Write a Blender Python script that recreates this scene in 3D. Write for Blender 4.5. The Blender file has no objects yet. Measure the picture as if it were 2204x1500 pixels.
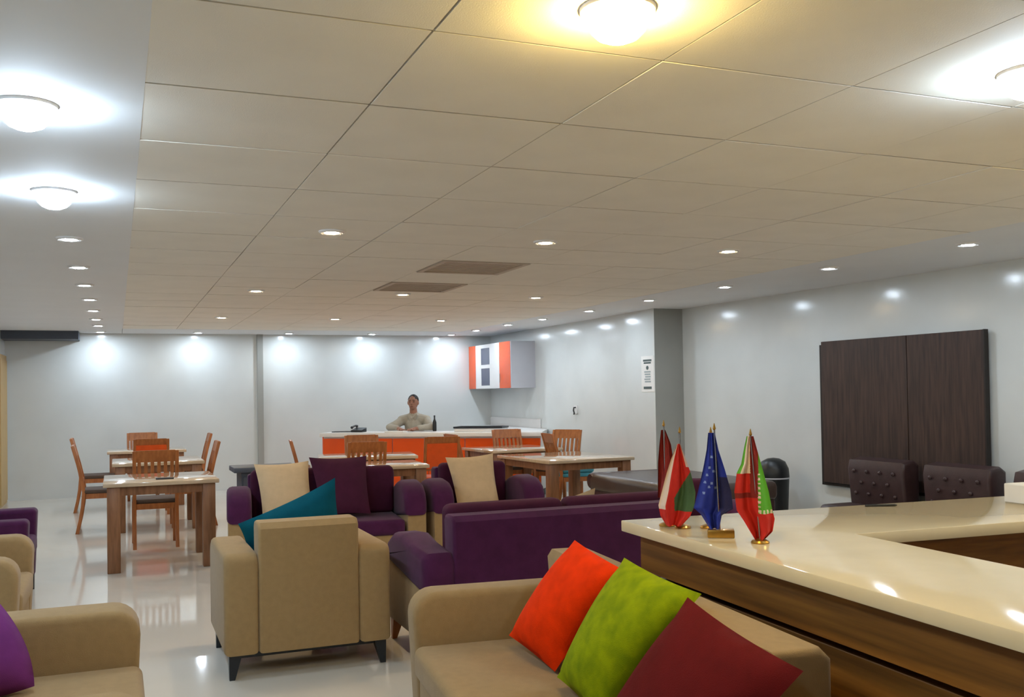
import bpy, bmesh, math, random
from mathutils import Matrix, Vector
random.seed(7)
PI = math.pi
C = bpy.context.scene.collection
SC = bpy.context.scene

# ------------------------------------------------------------------ camera, world, exposure
CEIL = 2.449
cam_d = bpy.data.cameras.new('camera'); cam = bpy.data.objects.new('camera', cam_d); C.objects.link(cam)
yaw, pit, rol = .3876, .0197, -.0161
fw = Vector((math.sin(yaw)*math.cos(pit), math.cos(yaw)*math.cos(pit), math.sin(pit)))
rt = Vector((math.cos(yaw), -math.sin(yaw), 0)); up = rt.cross(fw)
r2 = math.cos(rol)*rt + math.sin(rol)*up; u2 = -math.sin(rol)*rt + math.cos(rol)*up
m = Matrix((r2, u2, -fw)).transposed().to_4x4(); m.translation = Vector((0, 0, 1.46))
cam.matrix_world = m
cam_d.sensor_width = 36; cam_d.lens = 36*2087.3/2204; cam_d.shift_y = 53.4/2204
cam_d.clip_start = .03; cam_d.clip_end = 100
SC.camera = cam
w = bpy.data.worlds.new('world'); SC.world = w; w.use_nodes = True
w.node_tree.nodes['Background'].inputs[0].default_value = (.02, .02, .022, 1)
SC.view_settings.view_transform = 'Standard'; SC.view_settings.look = 'None'
SC.view_settings.gamma = 1; SC.view_settings.use_curve_mapping = False
SC.view_settings.exposure = 0.1
WARM_L, COOL_L = 450.0, 480.0          # flat lenses of the recessed downlights
GLOBE_W, GLOBE_C = 170.0, 170.0         # near downlights, shaped as globes to spread a bloom-like glow on the ceiling
WARM_C, COOL_C = (1, .76, .46), (.74, .87, 1)

# ------------------------------------------------------------------ materials
def lin(c):
    return tuple(((v/255)/12.92 if v/255 <= .04045 else ((v/255+.055)/1.055)**2.4) for v in c) + (1,)
MATS = {}
def mat(name, rgb, rough=.6, spec=.5, metal=0, coat=0, noise=0, nscale=8, stretch=(1, 1, 1), bump=0, bscale=300, rgb2=None, sheen=0, detail=3):
    if name in MATS: return MATS[name]
    m = bpy.data.materials.new(name); m.use_nodes = True
    nt = m.node_tree; b = nt.nodes['Principled BSDF']
    b.inputs['Base Color'].default_value = lin(rgb); b.inputs['Roughness'].default_value = rough
    b.inputs['Specular IOR Level'].default_value = spec; b.inputs['Metallic'].default_value = metal
    b.inputs['Coat Weight'].default_value = coat; b.inputs['Coat Roughness'].default_value = .08
    if sheen:
        b.inputs['Sheen Weight'].default_value = sheen
    if noise or bump:
        tc = nt.nodes.new('ShaderNodeTexCoord'); mp = nt.nodes.new('ShaderNodeMapping')
        mp.inputs['Scale'].default_value = stretch
        nt.links.new(tc.outputs['Object'], mp.inputs['Vector'])
    if noise:
        n = nt.nodes.new('ShaderNodeTexNoise'); n.inputs['Scale'].default_value = nscale; n.inputs['Detail'].default_value = detail
        nt.links.new(mp.outputs['Vector'], n.inputs['Vector'])
        r = nt.nodes.new('ShaderNodeMapRange'); r.inputs[1].default_value = .3; r.inputs[2].default_value = .7
        nt.links.new(n.outputs['Fac'], r.inputs[0])
        mx = nt.nodes.new('ShaderNodeMix'); mx.data_type = 'RGBA'
        c1 = lin(rgb); c2 = lin(rgb2) if rgb2 else tuple(v*(1-noise) for v in c1[:3])+(1,)
        mx.inputs['A'].default_value = c1; mx.inputs['B'].default_value = c2
        nt.links.new(r.outputs[0], mx.inputs['Factor']); nt.links.new(mx.outputs['Result'], b.inputs['Base Color'])
    if bump:
        n2 = nt.nodes.new('ShaderNodeTexNoise'); n2.inputs['Scale'].default_value = bscale; n2.inputs['Detail'].default_value = 2
        nt.links.new(tc.outputs['Object'], n2.inputs['Vector'])
        bp = nt.nodes.new('ShaderNodeBump'); bp.inputs['Strength'].default_value = bump; bp.inputs['Distance'].default_value = .004
        nt.links.new(n2.outputs['Fac'], bp.inputs['Height']); nt.links.new(bp.outputs['Normal'], b.inputs['Normal'])
    MATS[name] = m; return m
def emis(name, rgb, strength):
    m = bpy.data.materials.new(name); m.use_nodes = True; b = m.node_tree.nodes['Principled BSDF']
    b.inputs['Base Color'].default_value = (.8, .8, .8, 1)
    b.inputs['Emission Color'].default_value = rgb + (1,); b.inputs['Emission Strength'].default_value = strength
    return m
M_WALL = mat('glossy_wall_cladding', (216, 219, 217), .16, .5, noise=.09, nscale=1.4)
M_TILE = mat('ceiling_tile_white', (240, 234, 222), .8, .3, noise=.05, nscale=3, bump=.15, bscale=220)
M_BORD = mat('ceiling_gypsum', (230, 231, 232), .8, .3, noise=.03, nscale=2)
M_GRID = mat('ceiling_backing_grey', (96, 88, 78), .9, .2, noise=.1, nscale=5)
M_FLOOR = mat('polished_porcelain_floor', (214, 207, 195), .07, .5, noise=.08, nscale=1.1)
M_BEIGE = mat('beige_fabric', (158, 131, 92), .9, .1, noise=.10, nscale=30, bump=.35, bscale=420, sheen=.15)
M_PURP = mat('purple_fabric', (74, 30, 68), .85, .12, noise=.22, nscale=14, bump=.3, bscale=400, sheen=.1)
M_PURPC = mat('bright_purple_cushion_fabric', (112, 50, 118), .85, .12, noise=.18, nscale=14, bump=.3, bscale=400)
M_PLUM = mat('plum_fabric', (70, 26, 52), .8, .15, noise=.22, nscale=14, bump=.3, bscale=400)
M_CREAM = mat('cream_cushion_fabric', (208, 182, 146), .9, .2, noise=.08, nscale=20, bump=.3, bscale=380)
M_TEAL = mat('teal_cushion_fabric', (10, 92, 114), .85, .12, noise=.15, nscale=16, bump=.3, bscale=380)
M_ORANGE = mat('orange_velvet', (244, 58, 0), .8, .08, noise=.18, nscale=18, bump=.4, bscale=380)
M_LIME = mat('lime_velvet', (146, 160, 4), .8, .08, noise=.28, nscale=18, bump=.4, bscale=380, rgb2=(116, 134, 2))
M_MAROON = mat('maroon_velvet', (98, 20, 20), .8, .08, noise=.2, nscale=14, bump=.4, bscale=380)
M_DARK = mat('dark_navy_metal', (26, 32, 40), .35, .5, noise=.1, nscale=20)
M_CHWOOD = mat('orange_beech_wood', (176, 108, 56), .4, .5, noise=.3, nscale=6, stretch=(6, 6, 1), rgb2=(146, 84, 38))
M_TBWOOD = mat('brown_table_wood', (146, 100, 66), .4, .5, noise=.3, nscale=5, stretch=(8, 8, 1), rgb2=(116, 76, 46))
M_TBTOP = mat('pale_lacquered_table_top', (204, 180, 150), .08, .6, coat=.5, noise=.14, nscale=3, stretch=(1, 9, 1))
M_SEATD = mat('dark_seat_pad', (84, 66, 54), .7, .3, noise=.15, nscale=20)
M_ORPAD = mat('orange_seat_pad', (226, 84, 8), .5, .5, noise=.12, nscale=14)
M_TEALPAD = mat('teal_seat_pad', (70, 142, 158), .7, .3, noise=.14, nscale=14)
M_QUARTZ = mat('cream_quartz', (234, 216, 178), .09, .55, noise=.06, nscale=6)
M_RECW = mat('golden_brown_laminate', (152, 100, 38), .45, .4, noise=.35, nscale=4, stretch=(1, .35, 9), rgb2=(104, 64, 22))
M_RECD = mat('dark_brown_recess', (58, 38, 20), .6, .3, noise=.2, nscale=6)
M_WENGE = mat('wenge_board', (74, 54, 46), .5, .4, noise=.5, nscale=5, stretch=(9, 9, .6), rgb2=(46, 34, 30), detail=6)
M_WENGED = mat('wenge_frame', (44, 38, 36), .5, .4, noise=.3, nscale=5, stretch=(9, 9, .6))
M_LEATH = mat('dark_brown_leather', (62, 42, 42), .38, .5, noise=.25, nscale=12, bump=.25, bscale=160)
M_TAUPE = mat('taupe_leather', (72, 58, 52), .36, .5, noise=.2, nscale=7, bump=.15, bscale=160)
M_BLACK = mat('black_plastic', (20, 22, 24), .4, .5, noise=.1, nscale=20)
M_GREYT = mat('slate_grey_laminate', (74, 80, 92), .5, .4, noise=.12, nscale=8)
M_PILAS = mat('grey_pilaster_shade_and_trim', (158, 158, 152), .45, .4, noise=.08, nscale=2)  # grey of the far wall strip; stands in for shade on the pilaster
M_ORLAC = mat('orange_lacquer', (226, 84, 20), .22, .5, noise=.12, nscale=3)
M_WHITE = mat('white_lacquer', (226, 224, 222), .3, .5, noise=.04, nscale=5)
M_LGREY = mat('pale_grey_laminate', (186, 186, 192), .4, .5, noise=.05, nscale=5)
M_PANE = mat('dark_blue_grey_glass', (66, 74, 100), .1, .6, noise=.12, nscale=6)
M_CHROME = mat('brushed_steel', (176, 176, 178), .25, .5, metal=1, noise=.1, nscale=30)
M_BRASS = mat('brass', (176, 134, 60), .3, .5, metal=.8, noise=.2, nscale=30)
M_PAPER = mat('white_paper', (232, 230, 226), .7, .3, noise=.03, nscale=10)
M_INK = mat('dark_grey_ink', (92, 104, 104), .8, .2, noise=.1, nscale=60)
M_INKL = mat('pale_grey_ink', (164, 174, 174), .8, .2, noise=.1, nscale=60)
M_VENT = mat('beige_grey_vent_metal', (196, 180, 160), .5, .4, noise=.1, nscale=10)
M_DOORW = mat('pale_door_wood', (196, 164, 110), .5, .4, noise=.2, nscale=4, stretch=(8, 8, 1))
M_SKIN = mat('skin', (160, 116, 96), .6, .35, noise=.12, nscale=18)
M_HAIR = mat('black_hair', (30, 26, 22), .6, .4, noise=.3, nscale=60)
M_SHIRT = mat('grey_beige_shirt', (172, 166, 152), .85, .25, noise=.12, nscale=14, bump=.3, bscale=120)
M_TROU = mat('dark_trousers', (44, 46, 54), .85, .25, noise=.1, nscale=14)
M_EYE = mat('dark_eye', (24, 20, 18), .3, .5, noise=.1, nscale=90)
M_LIP = mat('lip', (112, 66, 58), .6, .3, noise=.1, nscale=90)
M_FRED = mat('flag_red', (196, 40, 30), .7, .3, noise=.12, nscale=30)
M_FDRED = mat('flag_dark_red', (130, 34, 30), .7, .3, noise=.12, nscale=30)
M_FWHITE = mat('flag_white', (226, 206, 190), .7, .3, noise=.05, nscale=30)
M_FGREEN = mat('flag_green', (66, 96, 62), .7, .3, noise=.12, nscale=30)
M_FLIME = mat('flag_bright_green', (92, 170, 50), .7, .3, noise=.12, nscale=30)
M_FBLUE = mat('flag_blue', (34, 50, 150), .7, .3, noise=.2, nscale=30)
M_FNAVY = mat('flag_navy', (34, 34, 78), .7, .3, noise=.2, nscale=30)
M_FSTAR = mat('flag_star_pale', (130, 150, 206), .7, .3, noise=.1, nscale=30)
M_WARM = emis('warm_diffuser', WARM_C, WARM_L)
M_COOL = emis('cool_diffuser', COOL_C, COOL_L)
M_GWARM = emis('warm_globe', (1, .72, .22), GLOBE_W)
M_GCOOL = emis('cool_globe', (.66, .83, 1), GLOBE_C)

# ------------------------------------------------------------------ helpers
class MB:
    def __init__(s): s.v, s.f, s.mi = [], [], []
    def add(s, vs, fs, mi=0):
        o = len(s.v); s.v += [tuple(p) for p in vs]; s.f += [tuple(i+o for i in f) for f in fs]; s.mi += [mi]*len(fs); return s
    def addbm(s, bm, M=None):
        bm.verts.index_update()
        vs = [(M @ v.co if M else v.co) for v in bm.verts]; fs = [[v.index for v in f.verts] for f in bm.faces]
        s.add(vs, fs); bm.free(); return s
    def box(s, a, b):
        (x0, y0, z0), (x1, y1, z1) = a, b
        return s.add([(x0, y0, z0), (x1, y0, z0), (x1, y1, z0), (x0, y1, z0), (x0, y0, z1), (x1, y0, z1), (x1, y1, z1), (x0, y1, z1)],
                     [(0, 3, 2, 1), (4, 5, 6, 7), (0, 1, 5, 4), (1, 2, 6, 5), (2, 3, 7, 6), (3, 0, 4, 7)])
    def rbox(s, a, b, r=.02, seg=3, M=None):
        bm = bmesh.new(); bmesh.ops.create_cube(bm, size=1)
        for v in bm.verts:
            v.co = Vector([(a[i]+b[i])/2 + v.co[i]*(b[i]-a[i]) for i in range(3)])
        bmesh.ops.bevel(bm, geom=bm.edges[:], offset=r, segments=seg, profile=.5, affect='EDGES')
        return s.addbm(bm, M)
    def prism(s, poly, axis, lo, hi, r=0, seg=2, M=None):
        """poly: 2-D points in the plane across axis; x: (y,z)  y: (x,z)  z: (x,y)"""
        def p3(p, t): return {'x': (t, p[0], p[1]), 'y': (p[0], t, p[1]), 'z': (p[0], p[1], t)}[axis]
        bm = bmesh.new()
        a = [bm.verts.new(p3(p, lo)) for p in poly]; b = [bm.verts.new(p3(p, hi)) for p in poly]
        n = len(poly)
        fa = bm.faces.new(a); fb = bm.faces.new(list(reversed(b)))
        for i in range(n): bm.faces.new((a[i], b[i], b[(i+1) % n], a[(i+1) % n]))
        bmesh.ops.recalc_face_normals(bm, faces=bm.faces[:])
        if r:
            ed = list(set(list(fa.edges)+list(fb.edges)))
            bmesh.ops.bevel(bm, geom=ed, offset=r, segments=seg, profile=.5, affect='EDGES')
        return s.addbm(bm, M)
    def tube(s, pts, rad, n=8, close=True):
        pts = [Vector(p) for p in pts]; rads = rad if isinstance(rad, (list, tuple)) else [rad]*len(pts)
        vs, fs = [], []
        for i, p in enumerate(pts):
            d = (pts[min(i+1, len(pts)-1)]-pts[max(i-1, 0)]).normalized()
            a = d.orthogonal().normalized() if i == 0 else (a - d*a.dot(d)).normalized()
            b = d.cross(a)
            for k in range(n):
                t = 2*PI*k/n; vs.append(p+rads[i]*(math.cos(t)*a+math.sin(t)*b))
        for i in range(len(pts)-1):
            for k in range(n):
                fs.append((i*n+k, i*n+(k+1) % n, (i+1)*n+(k+1) % n, (i+1)*n+k))
        if close:
            fs.append(tuple(reversed(range(n)))); fs.append(tuple((len(pts)-1)*n+k for k in range(n)))
        return s.add(vs, fs)
    def lathe(s, prof, n=20, c=(0, 0, 0)):
        vs, fs = [], []
        for r, z in prof:
            for k in range(n):
                t = 2*PI*k/n; vs.append((c[0]+r*math.cos(t), c[1]+r*math.sin(t), c[2]+z))
        for i in range(len(prof)-1):
            for k in range(n): fs.append((i*n+k, i*n+(k+1) % n, (i+1)*n+(k+1) % n, (i+1)*n+k))
        fs.append(tuple(reversed(range(n)))); fs.append(tuple((len(prof)-1)*n+k for k in range(n)))
        return s.add(vs, fs)
    def ball(s, c, r, n=14):
        bm = bmesh.new(); bmesh.ops.create_uvsphere(bm, u_segments=n, v_segments=n//2+2, radius=1)
        rr = r if isinstance(r, (tuple, list)) else (r, r, r)
        for v in bm.verts: v.co = Vector((c[0]+v.co.x*rr[0], c[1]+v.co.y*rr[1], c[2]+v.co.z*rr[2]))
        return s.addbm(bm)
    def build(s, name, material, parent=None, angle=38, smooth=True):
        me = bpy.data.meshes.new(name); me.from_pydata(s.v, [], s.f)
        ms = material if isinstance(material, list) else [material]
        for q in ms: me.materials.append(q)
        if len(ms) > 1: me.polygons.foreach_set('material_index', s.mi)
        if smooth:
            me.shade_smooth(); me.set_sharp_from_angle(angle=math.radians(angle))
        me.update()
        o = bpy.data.objects.new(name, me); C.objects.link(o)
        if parent: o.parent = parent
        return o
def tag(o, label, cat, group=None, kind=None):
    o['label'] = label; o['category'] = cat
    if group: o['group'] = group
    if kind: o['kind'] = kind
    return o
def thing(name, label, cat, loc=(0, 0, 0), rz=0, group=None):
    o = bpy.data.objects.new(name, None); C.objects.link(o); o.location = loc; o.rotation_euler = (0, 0, rz)
    o.empty_display_size = .1
    return tag(o, label, cat, group)
def dup(root, loc, rz, label, group=None):
    r = root.copy(); C.objects.link(r); r.location = loc; r.rotation_euler = (0, 0, rz); r['label'] = label
    if group: r['group'] = group
    for ch in list(root.children):
        c = ch.copy(); C.objects.link(c); c.parent = r
        for g in list(ch.children):
            d = g.copy(); C.objects.link(d); d.parent = c
    return r
def struct(o):
    o['kind'] = 'structure'; return o
def arc(cx, cz, r, a0, a1, n=5):
    return [(cx+r*math.cos(math.radians(a0+(a1-a0)*i/n)), cz+r*math.sin(math.radians(a0+(a1-a0)*i/n))) for i in range(n+1)]

# ------------------------------------------------------------------ room shell
Y0, Y1 = -3.255, 15.85
XL = -1.5
def rw(y): return 6.43 + .036*(10.2-y)                 # face of the near right wall
struct(MB().box((XL-.1, Y0-.1, -.1), (7.3, Y1+.1, 0)).build('floor', M_FLOOR))
ce = MB().box((XL-.1, Y0-.1, CEIL+.009), (7.3, Y1+.1, CEIL+.1)).build('ceiling', M_GRID); struct(ce)
GX, GY, S = .8074, 2.505, .72
gx0, gx1, gy1 = GX-S, GX+6*S, GY+17*S
bo = MB()
bo.box((XL-.05, Y0, CEIL), (gx0+.0035, Y1+.02, CEIL+.02)); bo.box((gx1+.001, Y0, CEIL), (7.2, Y1+.02, CEIL+.02)); bo.box((gx0-.004, gy1+.004, CEIL), (gx1+.004, Y1+.02, CEIL+.02))
bo.build('ceiling_border', M_BORD, ce)
VENTS = [(2, 6), (2, 8)]
tile_mb = MB(); tile_mb.prism([(-.3572, -.354), (.3572, -.354), (.3572, .354), (-.3572, .354)], 'z', 0, .012)
tile0 = None
for i in range(-1, 6):
    for j in range(-8, 17):
        if (i, j) in VENTS: continue
        if tile0 is None:
            tile0 = o = tile_mb.build('ceiling_tile', M_TILE, ce, smooth=False)
        else:
            o = tile0.copy(); C.objects.link(o)
        o.location = (GX+(i+.5)*S + random.uniform(-.0012, .0012), GY+(j+.5)*S + random.uniform(-.0012, .0012), CEIL + random.uniform(-.0012, .0008))
        o.rotation_euler = (random.uniform(-.0014, .0014), random.uniform(-.0014, .0014), 0)
for k, (i, j) in enumerate(VENTS):
    v = thing('ceiling_vent', ['flat grey-beige ceiling vent, the larger and nearer of the two',
                               'flat grey-beige ceiling vent just beyond the nearer one, beside a warm downlight'][k], 'vent', (GX+(i+.5)*S, GY+(j+.5)*S, CEIL), 0, 'air vents in the tiled ceiling')
    f = MB()
    for a, b in (((-.35, -.35), (.35, -.31)), ((-.35, .31), (.35, .35)), ((-.35, -.31), (-.31, .31)), ((.31, -.31), (.35, .31))):
        f.box((a[0], a[1], -.008), (b[0], b[1], .014))
    f.build('frame', M_VENT, v, smooth=False)
    sl = None
    for q in range(9):
        y = -.28+.07*q
        if sl is None: sl = o = MB().prism([(-.033, .004), (-.03, -.001), (.033, .004), (.03, .009)], 'x', -.31, .31).build('slat', M_VENT, v, smooth=False)
        else: o = sl.copy(); C.objects.link(o); o.parent = v
        o.location = (0, y, 0)
struct(MB().box((XL-.1, Y1, 0), (7.3, Y1+.1, CEIL+.05)).build('wall_far', M_WALL, smooth=False))
struct(MB().box((XL-.1, Y0, 0), (XL, Y1, CEIL+.05)).build('wall_left', M_WALL, smooth=False))
struct(MB().box((XL, Y0-.1, 0), (7.3, Y0, CEIL+.05)).build('wall_back', M_RECW, smooth=False))
struct(MB().prism([(rw(Y0), Y0), (7.3, Y0), (7.3, 10.2), (rw(10.2), 10.2)], 'z', 0, CEIL+.05).build('wall_right', M_WALL, smooth=False))
struct(MB().box((6.07, 10.9, 0), (7.3, Y1, CEIL+.05)).build('wall_right_far', M_WALL, smooth=False))
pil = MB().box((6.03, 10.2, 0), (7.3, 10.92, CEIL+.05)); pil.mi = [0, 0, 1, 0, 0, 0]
struct(pil.build('trim_1', [M_WALL, M_PILAS], smooth=False))                         # pilaster on the right wall, shade of its near face put into the colour
struct(MB().box((2.08, Y1-.05, 0), (2.17, Y1, CEIL+.02)).build('trim_2', M_PILAS, smooth=False))   # grey strip on the far wall
struct(MB().box((XL, Y1-.55, 2.33), (-.5, Y1, CEIL+.02)).build('trim_3', M_GREYT, smooth=False))        # bulkhead, far left corner; its dark grey stands in for shadow on the wall
dr = MB().box((XL, 14.7, 0), (XL+.035, 15.7, 2.1)).build('door_1', M_DOORW, smooth=False); struct(dr)
MB().box((XL+.035, 14.78, .04), (XL+.05, 15.62, 2.03)).build('door_leaf', M_DOORW, dr, smooth=False)

# ------------------------------------------------------------------ downlights
ORD = ['first', 'second', 'third', 'fourth', 'fifth', 'sixth', 'seventh', 'eighth', 'ninth', 'tenth', 'eleventh', 'twelfth', 'thirteenth']
ring = MB().lathe([(.058, -.012), (.066, -.014), (.078, -.008), (.080, 0), (.058, 0)], 24)
lens = MB().lathe([(.001, -.0135), (.03, -.013), (.052, -.0115), (.057, -.009), (.057, -.004)], 20)
gring = MB().lathe([(.070, -.016), (.082, -.018), (.098, -.010), (.100, 0), (.070, 0)], 28)
globe = MB().lathe([(.001, -.088), (.03, -.085), (.055, -.074), (.073, -.055), (.080, -.034), (.076, -.016), (.07, -.006)], 24)
PROTO = {}
def downlight(x, y, warm, label, group, big=False):
    key = (warm, big)
    if key in PROTO: return dup(PROTO[key], (x, y, CEIL), 0, label, group)
    t = thing('downlight', label, 'ceiling light', (x, y, CEIL), 0, group)
    (gring if big else ring).build('trim_ring', M_WHITE, t)
    (globe if big else lens).build('diffuser', (M_GWARM if warm else M_GCOOL) if big else (M_WARM if warm else M_COOL), t)
    PROTO[key] = t; return t
for j, y in enumerate((2.2, 5.8, 9.23, 12.42)):
    for i, x in enumerate((1.21, 2.62, 4.05)):
        if j == 0 and i == 1:
            downlight(2.69, 2.2, False, 'cool white downlight above the reception counter, cut by the right photo edge', 'cool white downlights', True); continue
        downlight(x, y, True, 'warm downlight in ceiling tiles, %s column from left, %s row from viewer' % (ORD[i], ORD[j]), 'warm downlights in the tiles', j == 0)
for k, y in enumerate((1.5, 3.59, 5.05, 6.5, 7.87, 9.1, 10.4, 11.7, 12.97, 14.1, 15.4)):
    downlight(-.28+.007*k, y, False, 'cool white downlight in the left ceiling border row, %s from far wall' % ORD[10-k], 'cool downlights of the left border', 2 <= k+2 <= 4)
for k, x in enumerate((1.16, 2.52, 3.85, 5.21)):
    downlight(x, 15.42, False, 'cool white downlight along the far wall border, %s from left' % ORD[k], 'cool downlights of the far border')
for k, (x, y) in enumerate(((5.58, 2.2), (5.55, 3.6), (5.52, 5.05), (5.46, 6.41), (5.43, 7.85), (5.4, 9.23), (5.37, 10.62), (5.34, 11.96), (5.27, 13.04), (5.24, 14.3))):
    downlight(x, y, False, 'cool white downlight in the right ceiling border row, %s from far wall' % ORD[9-k], 'cool downlights of the right border')

# ------------------------------------------------------------------ upholstered seats (local: front at -y)
def arm_profile(D, z0, z1, r):
    f, b = -D/2, D/2
    return [(b, z0)] + arc(b-r*.6, z1-r*.6, r*.6, 0, 90, 4) + arc(f+r, z1-r, r, 90, 180, 6) + [(f+.02, z0)]
def lounge(name, label, cat, loc, rz, W, D=.8, style='beige', nseat=1, group=None, ta=.18, hb=.80, ha=.65, peak=.735, boxy=False):
    t = thing(name, label, cat, (loc[0], loc[1], 0), rz, group)
    f, b = -D/2, D/2; iw = W/2-ta
    up = M_BEIGE if style == 'beige' and not boxy else M_PURP
    MB().rbox((-iw-.01, f+.02, .13), (iw+.01, b-.02, .33), .02).build('base', M_BEIGE, t)
    sw = 2*iw/nseat
    for k in range(nseat):
        MB().rbox((-iw+sw*k+.003, f-.005, .315), (-iw+sw*(k+1)-.003, b-.13, .445), .035, 4).build('seat_cushion', up, t)
    if style == 'beige':
        MB().prism([(b-.15, .14), (b-.19, hb-.03), (b-.17, hb), (b-.03, hb), (b, hb-.03), (b+.0, .13)], 'x', -iw-.005, iw+.005, .018, 3).build('backrest', up, t)
        for s in (-1, 1):
            MB().prism(arm_profile(D, .13, ha, .035 if boxy else .10), 'x', min(s*iw, s*W/2), max(s*iw, s*W/2), .03, 3).build('arm', up, t)
    else:
        MB().prism([(b-.14, .30), (b-.17, hb-.03), (b-.15, hb), (b-.03, hb), (b, hb-.03), (b, .30)], 'x', -iw-.01, iw+.01, .02, 3).build('backrest', up, t)
        for k in range(nseat):
            MB().rbox((-iw+sw*k+.01, b-.29, .44), (-iw+sw*(k+1)-.01, b-.15, hb+.045), .045, 4).build('back_cushion', M_PLUM, t)
        for s in (-1, 1):
            pr = [(b, .38), (b, .57), (b-.03, .61), (.10, peak-.03), (-.05, peak), (f+.16, peak-.015), (f+.05, peak-.07), (f, peak-.15), (f, .47)]
            MB().prism(pr, 'x', min(s*(iw-.01), s*(W/2)), max(s*(iw-.01), s*(W/2)), .045, 3).build('arm', up, t)
            pr = [(b-.01, .13), (b-.01, .39), (f+.012, .50), (f+.012, .13)]
            MB().prism(pr, 'x', min(s*(iw+.015), s*(W/2-.008)), max(s*(iw+.015), s*(W/2-.008)), .015, 2).build('side_panel', M_BEIGE, t)
    for sx in (-1, 1):
        for sy in (-1, 1):
            x, y = sx*(W/2-.06), sy*(D/2-.06)
            lm = M_DARK if style == 'beige' else M_CHWOOD
            vs = []
            for z, h in ((0, .014), (.135, .034)):
                cx, cy = x+sx*(.0 if z else .018), y+sy*(.0 if z else .018)
                vs += [(cx-h, cy-h, z), (cx+h, cy-h, z), (cx+h, cy+h, z), (cx-h, cy+h, z)]
            MB().add(vs, [(0, 3, 2, 1), (4, 5, 6, 7), (0, 1, 5, 4), (1, 2, 6, 5), (2, 3, 7, 6), (3, 0, 4, 7)]).build('leg', lm, t)
    if style == 'beige':
        MB().box((-W/2+.05, b-.09, .105), (W/2-.05, b-.05, .135)).build('rail', M_DARK, t, smooth=False); MB().box((-W/2+.05, f+.05, .105), (W/2-.05, f+.09, .135)).build('rail', M_DARK, t, smooth=False)
    return t
def cushion(label, corners, material, thick=.13, group=None, n=14, pinch=.07):
    """corners TL, TR, BR, BL of the seam outline, seen from its front"""
    TL, TR, BR, BL = [Vector(p) for p in corners]
    c = (TL+TR+BR+BL)/4; nrm = ((TR-TL)+(BR-BL)).cross((BL-TL)+(BR-TR)).normalized()
    vs, fs = [], []; idx = {}
    for side in (1, -1):
        for i in range(n+1):
            for j in range(n+1):
                edge = i in (0, n) or j in (0, n)
                if edge and side == -1: idx[(side, i, j)] = idx[(1, i, j)]; continue
                u, v = 2*i/n-1, 2*j/n-1
                pu, pv = u*(1-pinch*(1-v*v)), v*(1-pinch*(1-u*u))
                a, b = (pu+1)/2, (pv+1)/2
                p = TL*(1-a)*(1-b)+TR*a*(1-b)+BR*a*b+BL*(1-a)*b
                h = thick/2*((1-u**2)**.55)*((1-v**2)**.55)*(1+.06*math.sin(3.1*u+1.3)*math.sin(2.7*v))
                idx[(side, i, j)] = len(vs); vs.append(p+nrm*h*side-c)
        for i in range(n):
            for j in range(n):
                q = (idx[(side, i, j)], idx[(side, i+1, j)], idx[(side, i+1, j+1)], idx[(side, i, j+1)])
                fs.append(q if side == -1 else tuple(reversed(q)))
    o = MB().add(vs, fs).build('cushion', material, angle=80); o.location = c
    return tag(o, label, 'cushion', group)

G_S = 'upholstered lounge seats'
lounge('armchair', 'beige fabric armchair seen squarely from behind on dark navy legs, teal cushion on it', 'armchair', (.94, 5.57), PI, .88, .80, group=G_S)
lounge('sofa', 'long beige sofa in the right foreground against the reception counter, three bright cushions on it', 'sofa', (1.394, 2.90), math.radians(-96), 2.08, .76, nseat=2, group=G_S, ta=.17)
lounge('sofa', 'beige sofa cut off by the lower left corner of the photo, purple cushion on it', 'sofa', (-.32, 3.48), PI/2, 1.50, .80, nseat=1, group=G_S, ta=.22)
lounge('armchair', 'beige armchair at the left edge, between the corner sofa and the purple armchair', 'armchair', (-.87, 6.1), PI/2, 1.10, .80, group=G_S)
lounge('armchair', 'purple armchair at the left edge of the photo, behind the beige armchair', 'armchair', (-.97, 7.95), PI/2, .95, .80, boxy=True, ha=.63, group=G_S)
lounge('sofa', 'dark purple sofa seen from behind between the beige armchair and the flags', 'sofa', (2.40, 5.33), PI, 1.82, .80, 'purple', 2, group=G_S, peak=.665)
lounge('sofa', 'purple sofa facing the viewer behind the back-turned beige armchair, cream and plum cushions on it', 'sofa', (1.61, 8.12), math.radians(-6), 1.58, .80, 'purple', 2, group=G_S)
lounge('sofa', 'small purple sofa facing the viewer in the centre, one cream cushion on it', 'sofa', (2.93, 8.02), math.radians(-4), .99, .80, 'purple', 1, group=G_S)
lounge('armchair', 'purple armchair half hidden behind the small flags on the counter', 'armchair', (3.93, 6.02), math.radians(-33), .62, .62, 'purple', group=G_S, ta=.13, hb=.76, peak=.67)

cushion('bright orange cushion, farthest of the three on the foreground sofa', ((1.61, 3.34, .895), (1.62, 2.97, .84), (1.45, 3.19, .455), (1.43, 3.58, .50)), M_ORANGE, .17, 'bright cushions on the foreground sofa', pinch=.02)
cushion('lime green cushion in the middle of the foreground sofa', ((1.56, 2.86, .905), (1.56, 2.40, .87), (1.36, 2.66, .45), (1.38, 3.02, .49)), M_LIME, .17, 'bright cushions on the foreground sofa', pinch=.035)
cushion('dark maroon cushion nearest the viewer on the foreground sofa', ((1.50, 2.38, .87), (1.50, 1.88, .79), (1.30, 2.06, .43), (1.33, 2.62, .47)), M_MAROON, .16, 'bright cushions on the foreground sofa', pinch=.045)
cushion('teal cushion standing askew on the back-turned beige armchair', ((.62, 5.58, .755), (1.165, 5.58, .985), (1.25, 5.66, .50), (.70, 5.70, .44)), M_TEAL, .13, 'cushions in the lounge')
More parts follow.
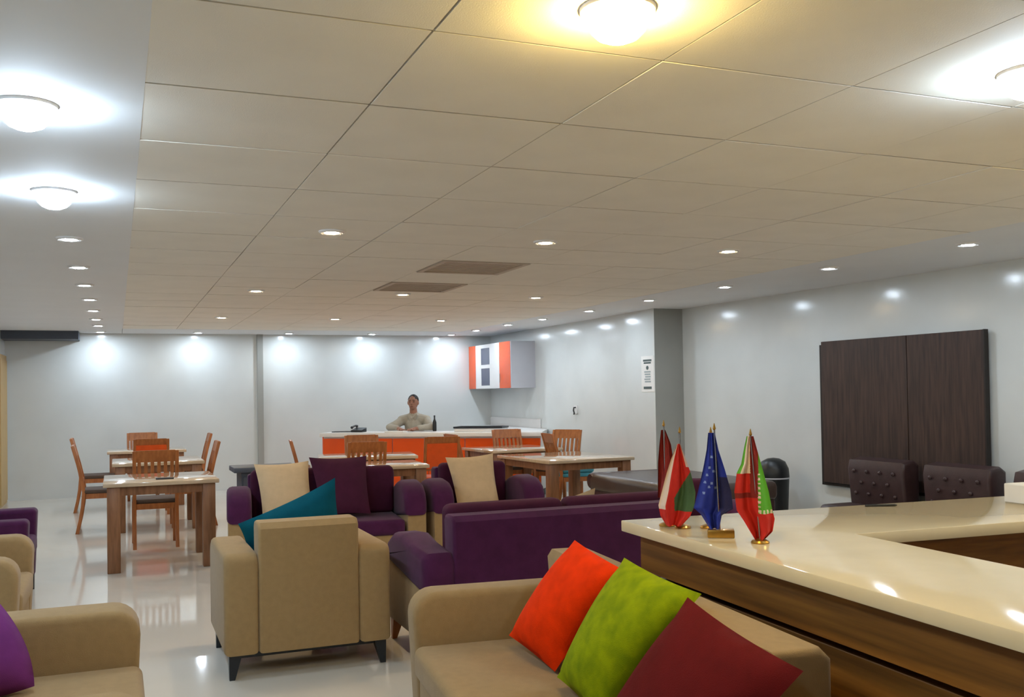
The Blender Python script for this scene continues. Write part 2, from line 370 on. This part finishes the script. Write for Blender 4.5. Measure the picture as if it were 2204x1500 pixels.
cushion('purple cushion at the lower left edge of the photo', ((-.85, 3.88, .80), (-.40, 3.90, .755), (-.27, 3.76, .47), (-.70, 3.72, .46)), M_PURPC, .24, 'cushions in the lounge', pinch=-.13)
cushion('cream cushion on the purple sofa, left of the plum cushion', ((1.05, 8.26, .90), (1.50, 8.26, .91), (1.49, 7.98, .47), (1.08, 7.98, .47)), M_CREAM, .13, 'cushions in the lounge')
cushion('plum cushion on the purple sofa, right of the cream one', ((1.50, 8.24, .94), (1.99, 8.22, .935), (1.95, 7.93, .47), (1.54, 7.95, .47)), M_PLUM, .13, 'cushions in the lounge')
cushion('cream cushion standing upright on the small purple sofa in the centre', ((2.67, 8.12, .90), (3.11, 8.10, .92), (3.08, 7.86, .46), (2.70, 7.88, .46)), M_CREAM, .14, 'cushions in the lounge')
cushion('cream cushion corner peeking over the back of the dark purple sofa', ((2.20, 5.30, .76), (2.70, 5.30, .87), (2.76, 5.42, .50), (2.30, 5.42, .45)), M_CREAM, .12, 'cushions in the lounge')

# ------------------------------------------------------------------ dining tables and chairs
def table(label, x, y, w, d, rz=0, h=.755, leg=.105):
    t = thing('dining_table', label, 'table', (x, y, 0), rz, 'wooden dining tables')
    MB().rbox((-w/2, -d/2, h-.035), (w/2, d/2, h), .006, 2).build('table_top', M_TBTOP, t)
    for sx in (-1, 1):
        for sy in (-1, 1):
            cx, cy = sx*(w/2-.03-leg/2), sy*(d/2-.03-leg/2)
            MB().rbox((cx-leg/2, cy-leg/2, 0), (cx+leg/2, cy+leg/2, h-.035), .006, 2).build('leg', M_TBWOOD, t)
    a = MB(); q = .05
    a.box((-w/2+q+leg*.8, -d/2+q, h-.11), (w/2-q-leg*.8, -d/2+q+.02, h-.035)); a.box((-w/2+q+leg*.8, d/2-q-.02, h-.11), (w/2-q-leg*.8, d/2-q, h-.035))
    a.box((-w/2+q, -d/2+q+leg*.8, h-.11), (-w/2+q+.02, d/2-q-leg*.8, h-.035)); a.box((w/2-q-.02, -d/2+q+leg*.8, h-.11), (w/2-q, d/2-q-leg*.8, h-.035))
    a.build('apron', M_TBWOOD, t, smooth=False)
    return t
table('wooden dining table on the left nearest the viewer, dark phone on its pale glossy top', .355, 9.24, .93, .98)
table('middle wooden dining table of the left row, between its two tucked chairs', .43, 11.85, .96, 1.0)
table('farthest wooden dining table of the left row, nearest the far wall', .38, 14.35, 1.0, .8)
table('wooden dining table right behind the purple sofa with the plum cushion', 2.36, 9.72, 1.12, .78, math.radians(-4))
table('wooden dining table in front of the seated man at the orange bar', 2.72, 11.22, 1.12, .80, math.radians(-10))
table('wooden dining table near the right end of the orange bar', 4.68, 11.52, .98, .95, math.radians(4))
table('wooden dining table nearest the right wall, in front of the teal padded chair', 4.55, 9.68, 1.04, 1.24, math.radians(4))

CH = {}
def chair_parts(t, seatmat, pad):
    W, D = .43, .43
    MB().rbox((-W/2, -D/2, .43), (W/2, D/2-.02, .475), .015, 2).build('seat', seatmat, t)
    ap = MB()
    ap.box((-W/2+.035, -D/2+.012, .375), (W/2-.035, -D/2+.03, .43)); ap.box((-W/2+.035, D/2-.04, .375), (W/2-.035, D/2-.022, .43))
    ap.box((-W/2+.012, -D/2+.035, .375), (-W/2+.03, D/2-.04, .43)); ap.box((W/2-.03, -D/2+.035, .375), (W/2-.012, D/2-.04, .43))
    ap.build('apron', M_CHWOOD, t, smooth=False)
    def yb(z):
        return D/2-.02 + (.0 if z < .45 else .11*((z-.45)/.5)**1.3) + (.07*((.45-z)/.45)**1.6 if z < .45 else 0)
    for s in (-1, 1):
        x = s*(W/2-.02)
        MB().rbox((x-.019, -D/2, 0), (x+.019, -D/2+.038, .43), .005, 2).build('front_leg', M_CHWOOD, t)
        zs = [0, .15, .3, .45, .6, .75, .95]
        poly = [(yb(z)-.018, z) for z in zs] + [(yb(z)+.018, z) for z in reversed(zs)]
        MB().prism(poly, 'x', x-.017, x+.017, .004, 2).build('back_post', M_CHWOOD, t)
    def rail(z0, z1, th=.011):
        zs = [z0, (z0+z1)/2, z1]
        return [(yb(z)-th, z) for z in zs] + [(yb(z)+th, z) for z in reversed(zs)]
    MB().prism(rail(.84, .955), 'x', -W/2+.035, W/2-.035, .003, 1).build('top_rail', M_CHWOOD, t)
    MB().prism(rail(.55, .59), 'x', -W/2+.035, W/2-.035, .003, 1).build('lower_rail', M_CHWOOD, t)
    if pad:
        MB().prism(rail(.575, .875, .022), 'x', -W/2+.03, W/2-.03, .012, 3).build('back_pad', pad, t)
    else:
        for k in range(6):
            x = -.15+.06*k
            MB().prism(rail(.575, .85, .007), 'x', x-.016, x+.016).build('slat', M_CHWOOD, t)
def chair(x, y, deg, label, kind='plain'):
    """x, y: middle of the backrest foot; deg: 0 faces the viewer (-y)"""
    rz = math.radians(deg); G = 'wooden dining chairs'
    cx, cy = x+math.sin(rz)*.22, y-math.cos(rz)*.22
    if kind in CH: return dup(CH[kind], (cx, cy, 0), rz, label, G)
    t = thing('dining_chair', label, 'chair', (cx, cy, 0), rz, G)
    chair_parts(t, {'plain': M_SEATD, 'orange': M_ORPAD, 'teal': M_TEALPAD}[kind], M_ORPAD if kind == 'orange' else None)
    if kind == 'teal': MB().rbox((-.215, -.22, .475), (.215, .19, .545), .03, 3).build('seat_pad', M_TEALPAD, t)
    CH[kind] = t; return t
chair(.35, 10.12, 180, 'slat back wooden chair seen from behind, just beyond the nearest left table')
chair(.40, 13.0, 180, 'wooden chair with an orange pad, seen from behind beyond the middle left table', 'orange')
chair(.35, 15.3, 0, 'wooden chair facing the viewer behind the farthest left table, close to the far wall')
chair(-.36, 11.75, 90, 'nearer of two slat chairs on the far left, facing right to the middle table')
chair(-.46, 13.9, 90, 'farther of two slat chairs on the far left, facing right to the last table')
chair(1.0, 11.75, -90, 'slat chair on the right side of the middle left table, facing left')
chair(1.14, 14.35, -90, 'slat chair on the right side of the farthest left table, facing left')
chair(2.5, 10.34, 176, 'slat chair seen from behind between the two centre tables')
chair(2.85, 12.0, -8, 'slat chair facing the viewer, backed to the orange bar below the seated man')
chair(1.92, 11.2, 82, 'slat chair at the left end of the table before the orange bar, facing right')
chair(3.55, 10.95, 172, 'chair with a bright orange padded back before the middle of the orange bar', 'orange')
chair(3.92, 11.45, 92, 'slat chair seen edge-on just right of the bright orange padded chair')
chair(4.98, 12.36, 0, 'slat chair facing the viewer with its top rail against the orange bar, right of centre')
chair(4.94, 10.78, 84, 'wooden chair with a thick teal seat pad, seen edge-on near the right wall', 'teal')
chair(5.5, 11.66, -52, 'slat chair nearest the right wall, angled behind the chair with the teal pad')

ph = MB().rbox((-.075, -.035, 0), (.075, .035, .012), .004, 2).build('phone', M_BLACK); ph.location = (.385, 8.98, .755)
tag(ph, 'small flat black phone lying on the nearest left dining table', 'phone')
cb = thing('side_cabinet', 'low slate grey side cabinet behind the purple sofa, left of the cream cushion', 'cabinet', (1.36, 9.95, 0))
MB().box((-.24, -.2, 0), (.28, .2, .72)).build('body', M_GREYT, cb, smooth=False); MB().rbox((-.31, -.23, .72), (.31, .23, .77), .006, 2).build('top', M_GREYT, cb)
MB().box((-.22, -.212, .06), (.26, -.2, .68)).build('door', M_GREYT, cb, smooth=False)

# ------------------------------------------------------------------ orange bar, wall cabinet, the man
A, B = Vector((2.80, 14.50)), Vector((5.48, 12.38))
dv = (B-A).normalized(); nv = Vector((-dv.y, dv.x)); ang = math.atan2(dv.y, dv.x); LB = (B-A).length
bar = thing('bar_counter', 'angled bar with orange front panels and white worktop at the back of the room', 'counter', (A.x, A.y, 0), ang)
MB().box((.04, .06, .10), (LB-.02, .36, .84)).build('body', M_WHITE, bar, smooth=False)
MB().box((.06, .10, 0), (LB-.04, .34, .10)).build('plinth', M_BLACK, bar, smooth=False)
np_ = 6; pw = (LB-.06)/np_
for k in range(np_):
    MB().rbox((.045+pw*k, .035, .12), (.045+pw*(k+1)-.012, .06, .815), .004, 1).build('front_panel', M_ORLAC, bar)
MB().box((.02, .06, .10), (.04, .60, .84)).build('end_panel', M_ORLAC, bar, smooth=False)
Mi = Matrix.Rotation(-ang, 4, 'Z') @ Matrix.Translation((-A.x, -A.y, 0))
poly = [Mi @ Vector((x, y, 0)) for x, y in ((A.x, A.y), (B.x, B.y), (6.06, 13.45), (6.06, 13.7), (5.45, 13.7), (5.2, 13.40), (3.18, 14.99))]
MB().prism([(p.x, p.y) for p in poly], 'z', .84, .90, .006, 2).build('worktop', M_WHITE, bar)
kc = thing('kitchen_counter', 'white worktop unit along the right wall behind the orange bar', 'counter', (5.76, 14.5, 0))
MB().box((-.27, -.78, .08), (.30, 1.34, .85)).build('body', M_WHITE, kc, smooth=False); MB().rbox((-.31, -.79, .85), (.305, 1.345, .90), .005, 2).build('worktop', M_WHITE, kc)
MB().box((.285, -.79, .90), (.305, 1.345, 1.04)).build('backsplash', M_WHITE, kc, smooth=False)
MB().box((-.24, -.75, 0), (.28, 1.3, .08)).build('plinth', M_BLACK, kc, smooth=False)

wc = thing('wall_cabinet', 'orange and white wall cabinet with two dark panes in the far right kitchen corner', 'cabinet', (6.07, 0, 0))
X = -.41; z0, z1 = 1.53, 2.26
MB().box((X+.02, 13.92, z0), (0, 15.84, z1)).build('carcass', M_LGREY, wc, smooth=False)
MB().box((X, 15.50, z0), (X+.02, 15.83, z1)).build('door', M_ORLAC, wc, smooth=False)
d2 = MB(); d2.box((X, 14.40, z0), (X+.02, 14.83, z1)); d2.box((X, 15.23, z0), (X+.02, 15.49, z1))
for a, b in ((z0, z0+.05), (1.865, 1.925), (z1-.06, z1)): d2.box((X, 14.83, a), (X+.02, 15.23, b))
d2 = d2.build('glazed_door', M_WHITE, wc, smooth=False)
for a, b in ((z0+.05, 1.865), (1.925, z1-.06)): MB().box((X+.006, 14.83, a), (X+.012, 15.23, b)).build('pane', M_PANE, d2, smooth=False)
d3 = MB().box((X, 13.93, z0), (X+.02, 14.39, z1)).build('door', M_ORLAC, wc, smooth=False)
MB().tube([(X-.02, 14.33, 1.62), (X-.02, 14.33, 1.76)], .006).build('handle', M_CHROME, d3)
MB().box((X, 13.90, z0), (0, 13.92, z1)).build('side_panel', M_LGREY, wc, smooth=False)

def barpt(u, v): p = A+dv*u+nv*v; return (p.x, p.y)
hb = thing('hob', 'low white portable hob with a dark rim on the right half of the bar', 'hob', barpt(2.42, .36)+(.90,), ang)
MB().rbox((-.36, -.16, 0), (.36, .16, .055), .008, 2).build('body', M_WHITE, hb)
rm = MB()
for a, b in (((-.37, .15), (.37, .17)), ((-.37, -.17), (.37, -.15)), ((-.37, -.15), (-.35, .15)), ((.35, -.15), (.37, .15))): rm.box((a[0], a[1], .05), (b[0], b[1], .075))
rm.build('rim', M_DARK, hb, smooth=False); MB().box((-.35, -.15, .05), (.35, .15, .06)).build('glass_plate', M_LGREY, hb, smooth=False)
pp = MB().rbox((-.15, -.085, 0), (.15, .085, .018), .004, 1).build('paper_stack', M_PAPER); pp.location = barpt(1.18, .13)+(.90,); pp.rotation_euler = (0, 0, ang)
tag(pp, 'white papers lying on the bar in front of the seated man', 'paper')
bx = thing('desk_phone', 'small black desk set on the left end of the bar', 'telephone', barpt(.50, .30)+(.90,), ang)
MB().prism([(-.09, 0), (.09, 0), (.09, .065), (-.09, .03)], 'x', -.09, .09, .006, 2).build('base', M_BLACK, bx)
MB().tube([(-.07, -.09, .07), (-.07, -.04, .085), (-.07, .05, .095), (-.07, .09, .085)], [.022, .014, .014, .022], 8).build('handset', M_BLACK, bx)
fo = MB().rbox((-.15, -.1, 0), (.15, .1, .012), .003, 1).build('folder', M_BLACK); fo.location = barpt(.22, .34)+(.90,); fo.rotation_euler = (0, 0, ang+.2)
tag(fo, 'flat black folder at the extreme left end of the bar', 'folder')
bo_ = thing('bottle', 'slim dark bottle standing on the bar at the right of the seated man', 'bottle', barpt(1.63, .54)+(.90,))
MB().lathe([(.026, 0), (.03, .01), (.03, .13), (.012, .18), (.011, .21)], 12).build('body', M_BLACK, bo_); MB().lathe([(.013, .208), (.013, .235)], 10).build('cap', M_DARK, bo_)

# --- man on a stool (local: faces -y)
mp_ = A+dv*1.19+nv*.86
MZ = (mp_.x, mp_.y, 0); MR = math.radians(-30)
st = thing('bar_stool', 'dark round stool under the seated man behind the bar', 'stool', MZ, MR)
MB().lathe([(.17, .50), (.18, .51), (.18, .55), (.16, .56)], 20).build('seat', M_DARK, st)
MB().tube([(0, 0, .02), (0, 0, .5)], .025, 10).build('post', M_CHROME, st); MB().lathe([(.19, 0), (.19, .01), (.03, .03)], 20).build('foot', M_CHROME, st)
def remesh(o, vox, it=4):
    r = o.modifiers.new('union', 'REMESH'); r.mode = 'VOXEL'; r.voxel_size = vox; r.use_smooth_shade = True
    s = o.modifiers.new('soft', 'SMOOTH'); s.factor = .5; s.iterations = it
    return o
def limb(mb, pts, rads):
    mb.tube(pts, rads, 12)
    for p, r in zip(pts, rads): mb.ball(p, r, 12)
body = MB()
limb(body, [(0, .0, .66), (0, -.02, .82), (0, -.06, 1.0)], [.14, .125, .135])
limb(body, [(0, -.075, 1.09), (0, -.10, 1.18), (0, -.115, 1.24)], [.08, .060, .056])
body.ball((0, -.115, 1.335), (.077, .095, .112), 18)                # skull
body.ball((0, -.16, 1.275), (.052, .052, .06), 14)                  # jaw
body.ball((0, -.212, 1.31), (.013, .018, .02), 10)                  # nose
body.tube([(0, -.2, 1.345), (0, -.222, 1.305)], [.008, .013], 8)
for s in (-1, 1):
    body.ball((s*.079, -.11, 1.325), (.012, .022, .032), 10)        # ears
    body.ball((s*.03, -.196, 1.357), (.022, .01, .008), 10)         # brow
    limb(body, [(s*.06, -.07, 1.08), (s*.185, -.07, 1.06)], [.06, .062])
    el = (s*.325, -.32, .955); wr = (s*.12, -.50, .945)
    limb(body, [(s*.19, -.07, 1.06), (s*.262, -.2, 1.0), el], [.058, .047, .041])
    limb(body, [el, wr], [.041, .027])
    hd = Vector((-s*.6, -.8, 0)).normalized(); pr = Vector((hd.y, -hd.x, 0))*s   # hand direction, thumb side outward
    palm = Vector(wr)+hd*.05; palm.z = .932
    limb(body, [Vector(wr), palm, palm+hd*.03], [.026, .027, .024])
    for k, (ln, off) in enumerate(((.068, -.030), (.078, -.011), (.073, .010), (.058, .029))):
        a = palm+hd*.03+pr*off; b_ = a+hd*ln*.55+pr*off*.25; c_ = b_+hd*ln*.45+Vector((0, 0, -.012)); b_.z += .006
        limb(body, [a, b_, c_], [.0095, .009, .0075])
    th = palm-pr*.026-hd*.02
    limb(body, [th, th-pr*.028+hd*.03, th-pr*.026+hd*.06+Vector((0, 0, -.006))], [.011, .010, .0085])
    limb(body, [(s*.09, .0, .64), (s*.12, -.40, .60)], [.085, .062]); limb(body, [(s*.12, -.40, .60), (s*.12, -.33, .12)], [.058, .04])
    limb(body, [(s*.12, -.32, .07), (s*.13, -.45, .04)], [.042, .035])
man = body.build('person', M_SKIN); man.location = MZ; man.rotation_euler = (0, 0, MR); remesh(man, .0055, 3)
tag(man, 'dark haired man in a grey beige shirt seated with forearms on the bar', 'person')
sh = MB()
limb(sh, [(0, .0, .64), (0, -.02, .80), (0, -.055, .98)], [.155, .142, .150]); limb(sh, [(0, -.065, 1.06), (0, -.085, 1.145)], [.115, .076])
for s in (-1, 1):
    limb(sh, [(s*.05, -.07, 1.08), (s*.19, -.07, 1.055)], [.090, .080])
    limb(sh, [(s*.19, -.07, 1.05), (s*.265, -.2, .995), (s*.325, -.32, .962)], [.073, .061, .054]); limb(sh, [(s*.325, -.32, .962), (s*.165, -.46, .955)], [.054, .040])
    sh.prism([(s*.012, 1.10), (s*.07, 1.165), (s*.085, 1.13), (s*.045, 1.06)], 'y', -.185, -.13, 0)   # collar flap
remesh(sh.build('shirt', M_SHIRT, man), .008, 4)
tr = MB()
limb(tr, [(0, .0, .62), (0, 0, .70)], [.155, .155])
for s in (-1, 1):
    limb(tr, [(s*.09, .0, .645), (s*.12, -.40, .60)], [.10, .078]); limb(tr, [(s*.12, -.40, .60), (s*.12, -.33, .14)], [.072, .058])
remesh(tr.build('trousers', M_TROU, man), .010, 4)
hr = MB(); hr.ball((0, -.098, 1.36), (.084, .096, .098), 18)
vs = [(p[0], p[1], max(p[2], 1.385 if p[1] < -.14 else 1.385-(p[1]+.14)*.75)) for p in hr.v]; hr.v = vs
hr.build('hair', M_HAIR, man)
for s in (-1, 1):
    MB().ball((s*.03, -.2, 1.34), (.012, .008, .007), 10).build('eye', M_EYE, man)
    MB().tube([(s*.012, -.208, 1.363), (s*.032, -.206, 1.367), (s*.05, -.194, 1.36)], [.004, .005, .003], 6).build('eyebrow', M_HAIR, man)
MB().ball((0, -.209, 1.268), (.024, .008, .006), 10).build('mouth', M_LIP, man)

# ------------------------------------------------------------------ right side of the room
wa = -math.atan(.036)  # the near right wall leans a little off the room axis
def onwall(y, off, z): return (rw(y)-off, y, z)
bd = thing('wall_board', 'large dark wenge wood board mounted on the right wall', 'board', onwall(6.78, 0, 0), math.atan(.036))
MB().box((-.05, -.93, .50), (-.002, .98, 1.88)).build('back_frame', M_WENGED, bd, smooth=False)
for k, (a, b) in enumerate(((-.945, -.15), (-.143, .93))):
    MB().rbox((-.075, a, .53), (-.05, b, 1.91), .003, 1).build('panel', M_WENGE, bd)
MB().box((-.078, -.958, .53), (-.03, -.946, 1.912)).build('edge_strip', M_WENGED, bd, smooth=False)
def club(x, y, deg, label, W=.74):
    t = thing('club_chair', label, 'armchair', (x, y, 0), math.radians(deg), 'brown leather club chairs by the right wall')
    D = .60
    MB().rbox((-W/2+.05, -D/2+.03, .12), (W/2-.05, D/2-.03, .32), .02).build('base', M_LEATH, t); MB().rbox((-W/2+.03, -D/2+.06, .30), (W/2-.03, D/2-.16, .41), .05, 4).build('seat_cushion', M_LEATH, t)
    bk = MB().prism([(D/2-.16, .3), (D/2-.2, .72), (D/2-.18, .8), (D/2-.06, .82), (D/2, .78), (D/2, .12), (D/2-.1, .12)], 'x', -W/2+.03, W/2-.03, .03, 3).build('backrest', M_LEATH, t)
    bt = None
    for r in range(3):
        for c in range(4 - r % 2):
            x_ = (-.24 if r % 2 == 0 else -.16)+.16*c; z_ = .50+.10*r; y_ = D/2-.172-.0952*(z_-.3)
            if bt is None: bt = o = MB().ball((0, 0, 0), (.018, .010, .018), 8).build('button', M_LEATH, bk)
            else: o = bt.copy(); C.objects.link(o); o.parent = bk
            o.location = (x_, y_, z_)
    for sx in (-1, 1):
        for sy in (-1, 1): MB().lathe([(.018, 0), (.028, .12)], 10, (sx*(W/2-.12), sy*(D/2-.10), 0)).build('leg', M_DARK, t)
club(6.10, 6.76, -90, 'brown leather tufted chair below the left part of the dark wall board')
club(6.13, 5.90, -90, 'brown leather tufted chair below the right part of the dark wall board')
club(6.16, 5.04, -90, 'brown leather tufted chair at the right edge of the photo')
dy = thing('daybed', 'low taupe leather daybed beyond the purple sofas, in front of the right dining table', 'daybed', (4.97, 8.02, 0))
MB().rbox((-.52, -.82, .12), (.52, .82, .48), .04, 3).build('base', M_LEATH, dy); MB().rbox((-.54, -.84, .45), (.54, .84, .63), .06, 4).build('mattress', M_TAUPE, dy)
bl = MB().lathe([(.001, -.54), (.07, -.535), (.085, -.51), (.085, .51), (.07, .535), (.001, .54)], 16).build('bolster', M_LEATH, dy)
bl.location = (0, .80, .55); bl.rotation_euler = (0, PI/2, 0)
for sx in (-1, 1):
    for sy in (-1, 1): MB().lathe([(.02, 0), (.03, .12)], 10, (sx*.44, sy*.74, 0)).build('leg', M_DARK, dy)
bn = thing('waste_bin', 'black waste bin with domed lid by the right wall, left of the dark board', 'bin', (6.22, 8.20, 0))
MB().lathe([(.12, 0), (.13, .01), (.155, .52), (.155, .54)], 24).build('body', M_BLACK, bn)
MB().lathe([(.158, .545), (.158, .57), (.152, .64), (.12, .71), (.06, .742), (.001, .75)], 24).build('lid', M_BLACK, bn); MB().lathe([(.160, .538), (.161, .548), (.160, .552)], 24).build('rim', M_LGREY, bn)
sg = thing('wall_sign', 'small white paper notice with dark print on the pilaster of the right wall', 'sign', (6.03, 10.37, 1.66))
MB().box((-.004, -.15, -.22), (0, .15, .22)).build('sheet', M_PAPER, sg, smooth=False)
tx = MB(); tl = MB()
for (zc, hw, hh) in ((.165, .10, .012), (.135, .085, .010)): tx.box((-.006, -hw, zc-hh), (-.004, hw, zc+hh))
tx.prism([(.03*math.cos(q*PI/4), .075+.026*math.sin(q*PI/4)) for q in range(8)], 'x', -.006, -.004)
for k in range(5): tl.box((-.006, -.075+.008*(k % 2), .025-.03*k-.009), (-.004, .075-.01*(k % 3), .025-.03*k+.009))
tx.box((-.006, -.095, -.185), (-.004, .095, -.155))
tx.build('heading_print', M_INK, sg, smooth=False); tl.build('text_print', M_INKL, sg, smooth=False)
hk = thing('wall_hook', 'small dark hook with white plate on the right wall behind the tables', 'hook', (6.07, 12.46, 1.20))
MB().rbox((-.012, -.05, -.06), (0, .05, .06), .004, 1).build('plate', M_WHITE, hk)
MB().tube([(-.012, 0, .03), (-.04, 0, .03), (-.05, -.005, -.01), (-.045, -.02, -.05), (-.06, -.04, -.06)], .011, 8).build('hook', M_BLACK, hk)

# ------------------------------------------------------------------ reception counter
RZ = -math.atan(.061)
rc = thing('reception_counter', 'L-shaped reception counter with a cream stone top and golden brown wood front', 'counter', (1.91, 3.52, 0), RZ)
ZT = .93
MB().prism([(0, 0), (3.2, 0), (3.2, -.70), (.6, -.70), (.6, -5.2), (0, -5.2)], 'z', ZT-.045, ZT, .004, 2).build('worktop', M_QUARTZ, rc)
MB().prism([(.13, -.13), (3.09, -.13), (3.09, -.59), (.47, -.59), (.47, -5.1), (.13, -5.1)], 'z', .0, ZT-.045).build('body', M_RECD, rc, smooth=False)
for za, zb, q in ((.735, ZT-.047, 0), (.40, .705, .035), (.07, .37, .035)):          # fascia above a shadow gap, two lower boards set back
    MB().rbox((.055+q, -5.1, za), (.14, -.06-q, zb), .002, 1).build('front_board', M_RECW, rc)
    MB().rbox((.141, -.14, za), (3.1, -.055-q, zb), .002, 1).build('end_board', M_RECW, rc)
    MB().rbox((.50, -.64+q, za), (3.1, -.58, zb), .002, 1).build('inner_board', M_RECW, rc)
    MB().rbox((.46, -5.1, za), (.54-q, -.641+q, zb), .002, 1).build('inner_board', M_RECW, rc)
tb = thing('tissue_box', 'white tissue box with a small dark mark on the reception counter at the right edge', 'box', (3.81, 3.15, ZT), RZ)
MB().rbox((-.11, -.07, 0), (.13, .07, .085), .004, 1).build('box', M_PAPER, tb)
MB().box((-.05, -.072, .025), (.03, -.070, .045)).build('printed_mark', M_BLACK, tb, smooth=False)
pn = MB().tube([(-.07, 0, .006), (.06, 0, .006), (.07, 0, .006)], [.005, .005, .002], 8).build('pen', M_BLACK); pn.location = (3.12, 3.36, ZT); pn.rotation_euler = (0, 0, -.4)
tag(pn, 'thin black pen lying on the far arm of the reception counter', 'pen')

# ------------------------------------------------------------------ small table flags
FR = -math.radians(32.7)
def table_flag(label, loc, base_px, k, rows, colour, mats, poleh, top_dx=0, base='disc', dy=0):
    """rows: (height above the counter in px units, left, right) of the hanging cloth relative to the pole foot; k metres per unit"""
    t = thing('table_flag', label, 'flag', (loc[0], loc[1], ZT), FR, 'small flags on the reception counter')
    bx_, by_ = base_px
    if base == 'disc': MB().lathe([(.030, 0), (.032, .004), (.028, .010), (.010, .016)], 18).build('base', M_BRASS, t)
    else: MB().rbox((-.045, -.03, 0), (.05, .03, .028), .004, 2).build('base', M_BRASS, t)
    MB().tube([(0, 0, .008), (top_dx*k, 0, poleh)], .0032, 8).build('pole', M_CHROME, t)
    MB().lathe([(.001, -.008), (.006, 0), (.004, .008), (.001, .02)], 8, (top_dx*k, 0, poleh)).build('finial', M_BRASS, t)
    n, mrow = 60, 80
    def lr(y):
        for (ya, la, ra), (yb_, lb, rb) in zip(rows, rows[1:]):
            if y <= yb_:
                f = (y-ya)/(yb_-ya); return la+(lb-la)*f, ra+(rb-ra)*f
        return rows[-1][1:]
    vs, fs, mi = [], [], []
    for side in (0, 1):
        for i in range(mrow+1):
            y = rows[0][0]+(rows[-1][0]-rows[0][0])*i/mrow; l, r = lr(y)
            for j in range(n+1):
                u = j/n; x = l+(r-l)*u; vfr = i/mrow
                d = (.004+.016*vfr)*math.sin(u*9.5+2.2*vfr+len(rows))+.004*math.sin(u*23)
                vs.append(((x-bx_)*k, dy+d-.0032+(.0016 if side else 0), max(.012, (by_-y)*k)))
    N = (mrow+1)*(n+1)
    for i in range(mrow):
        for j in range(n):
            a = i*(n+1)+j; q = (a, a+n+1, a+n+2, a+1)
            y = rows[0][0]+(rows[-1][0]-rows[0][0])*(i+.5)/mrow; l, r = lr(y); x = l+(r-l)*(j+.5)/n
            c = colour(x, y, (j+.5)/n)
            fs.append(q); mi.append(c); fs.append(tuple(N+w_ for w_ in reversed(q))); mi.append(c)
    b = MB(); b.v, b.f, b.mi = vs, fs, mi
    b.build('cloth', mats, t, angle=70)
    return t
table_flag('small dark red flag, leftmost, behind the red white and green one', (1.983, 3.285), (1437, 1138), .00178,
           [(928, 1428, 1437), (960, 1424, 1449), (1000, 1420, 1454), (1040, 1419, 1454), (1078, 1418, 1444)], lambda x, y, u: 0, [M_FDRED], .392, -3, dy=.012)
def c2(x, y, u):
    if y < 1092 and u < .20: return 1
    if y < 1000 and u > .86: return 1
    if 1002 < y < 1098 and x > 1489-(y-1000)*.62 and x > 1447: return 2
    return 0
table_flag('small red, white and green flag, left front of the group', (2.008, 3.21), (1464, 1136), .00174,
           [(950, 1455, 1462), (985, 1441, 1474), (1015, 1431, 1484), (1055, 1420, 1493), (1085, 1412, 1490), (1108, 1416, 1480), (1134, 1432, 1456)], c2, [M_FRED, M_FWHITE, M_FGREEN], .368, -3, dy=-.028)
table_flag('narrow white and maroon flag between the red and the blue flags', (2.09, 3.16), (1497, 1137), .00174,
           [(934, 1502, 1509), (985, 1501, 1516), (1030, 1497, 1514), (1040, 1484, 1510), (1075, 1480, 1512), (1108, 1484, 1508)], lambda x, y, u: (1 if u < .4 and y < 1032 else 0), [M_FDRED, M_FWHITE], .366, 9, dy=.012)
STARS = [(1537, 985), (1532, 1008), (1527, 1024), (1541, 1016), (1522, 1040), (1536, 1042), (1530, 1050), (1544, 1052), (1519, 1062)]
def c4(x, y, u):
    if x > 1553: return 1 if y > 1030 else 2
    if any((x-a)**2+(y-b)**2 < 8 for a, b in STARS): return 3
    return 0
table_flag('small blue flag with pale stars in the middle of the group', (2.0, 2.95), (1552, 1158), .00166,
           [(933, 1531, 1545), (970, 1527, 1552), (1010, 1519, 1564), (1060, 1507, 1577), (1096, 1497, 1580), (1110, 1512, 1556), (1140, 1530, 1550)], c4, [M_FBLUE, M_FNAVY, M_FBLUE, M_FSTAR], .388, -8, 'block')
def c5(x, y, u):
    if y < 1022:
        if u < .14: return 1
        if x < 1623: return 2
        if x < 1640: return 3
        return 1
    if x < 1622 and y < 1062: return 0
    if x < 1638 and y < 1075: return 3
    if y < 1108 and x >= 1638:
        if x < 1643 and int(y/5) % 2 == 0: return 2
        if y > 1100 and int(x/4) % 2 == 0: return 2
        return 1
    return 0
table_flag('small green, white and red flag, rightmost and nearest the viewer', (2.04, 2.77), (1641, 1172), .00158,
           [(940, 1617, 1631), (965, 1611, 1637), (1000, 1604, 1646), (1020, 1594, 1651), (1060, 1588, 1661), (1100, 1592, 1668), (1120, 1605, 1673), (1148, 1621, 1668), (1164, 1630, 1652)], c5, [M_FRED, M_FLIME, M_FWHITE, M_FDRED], .372, -16)
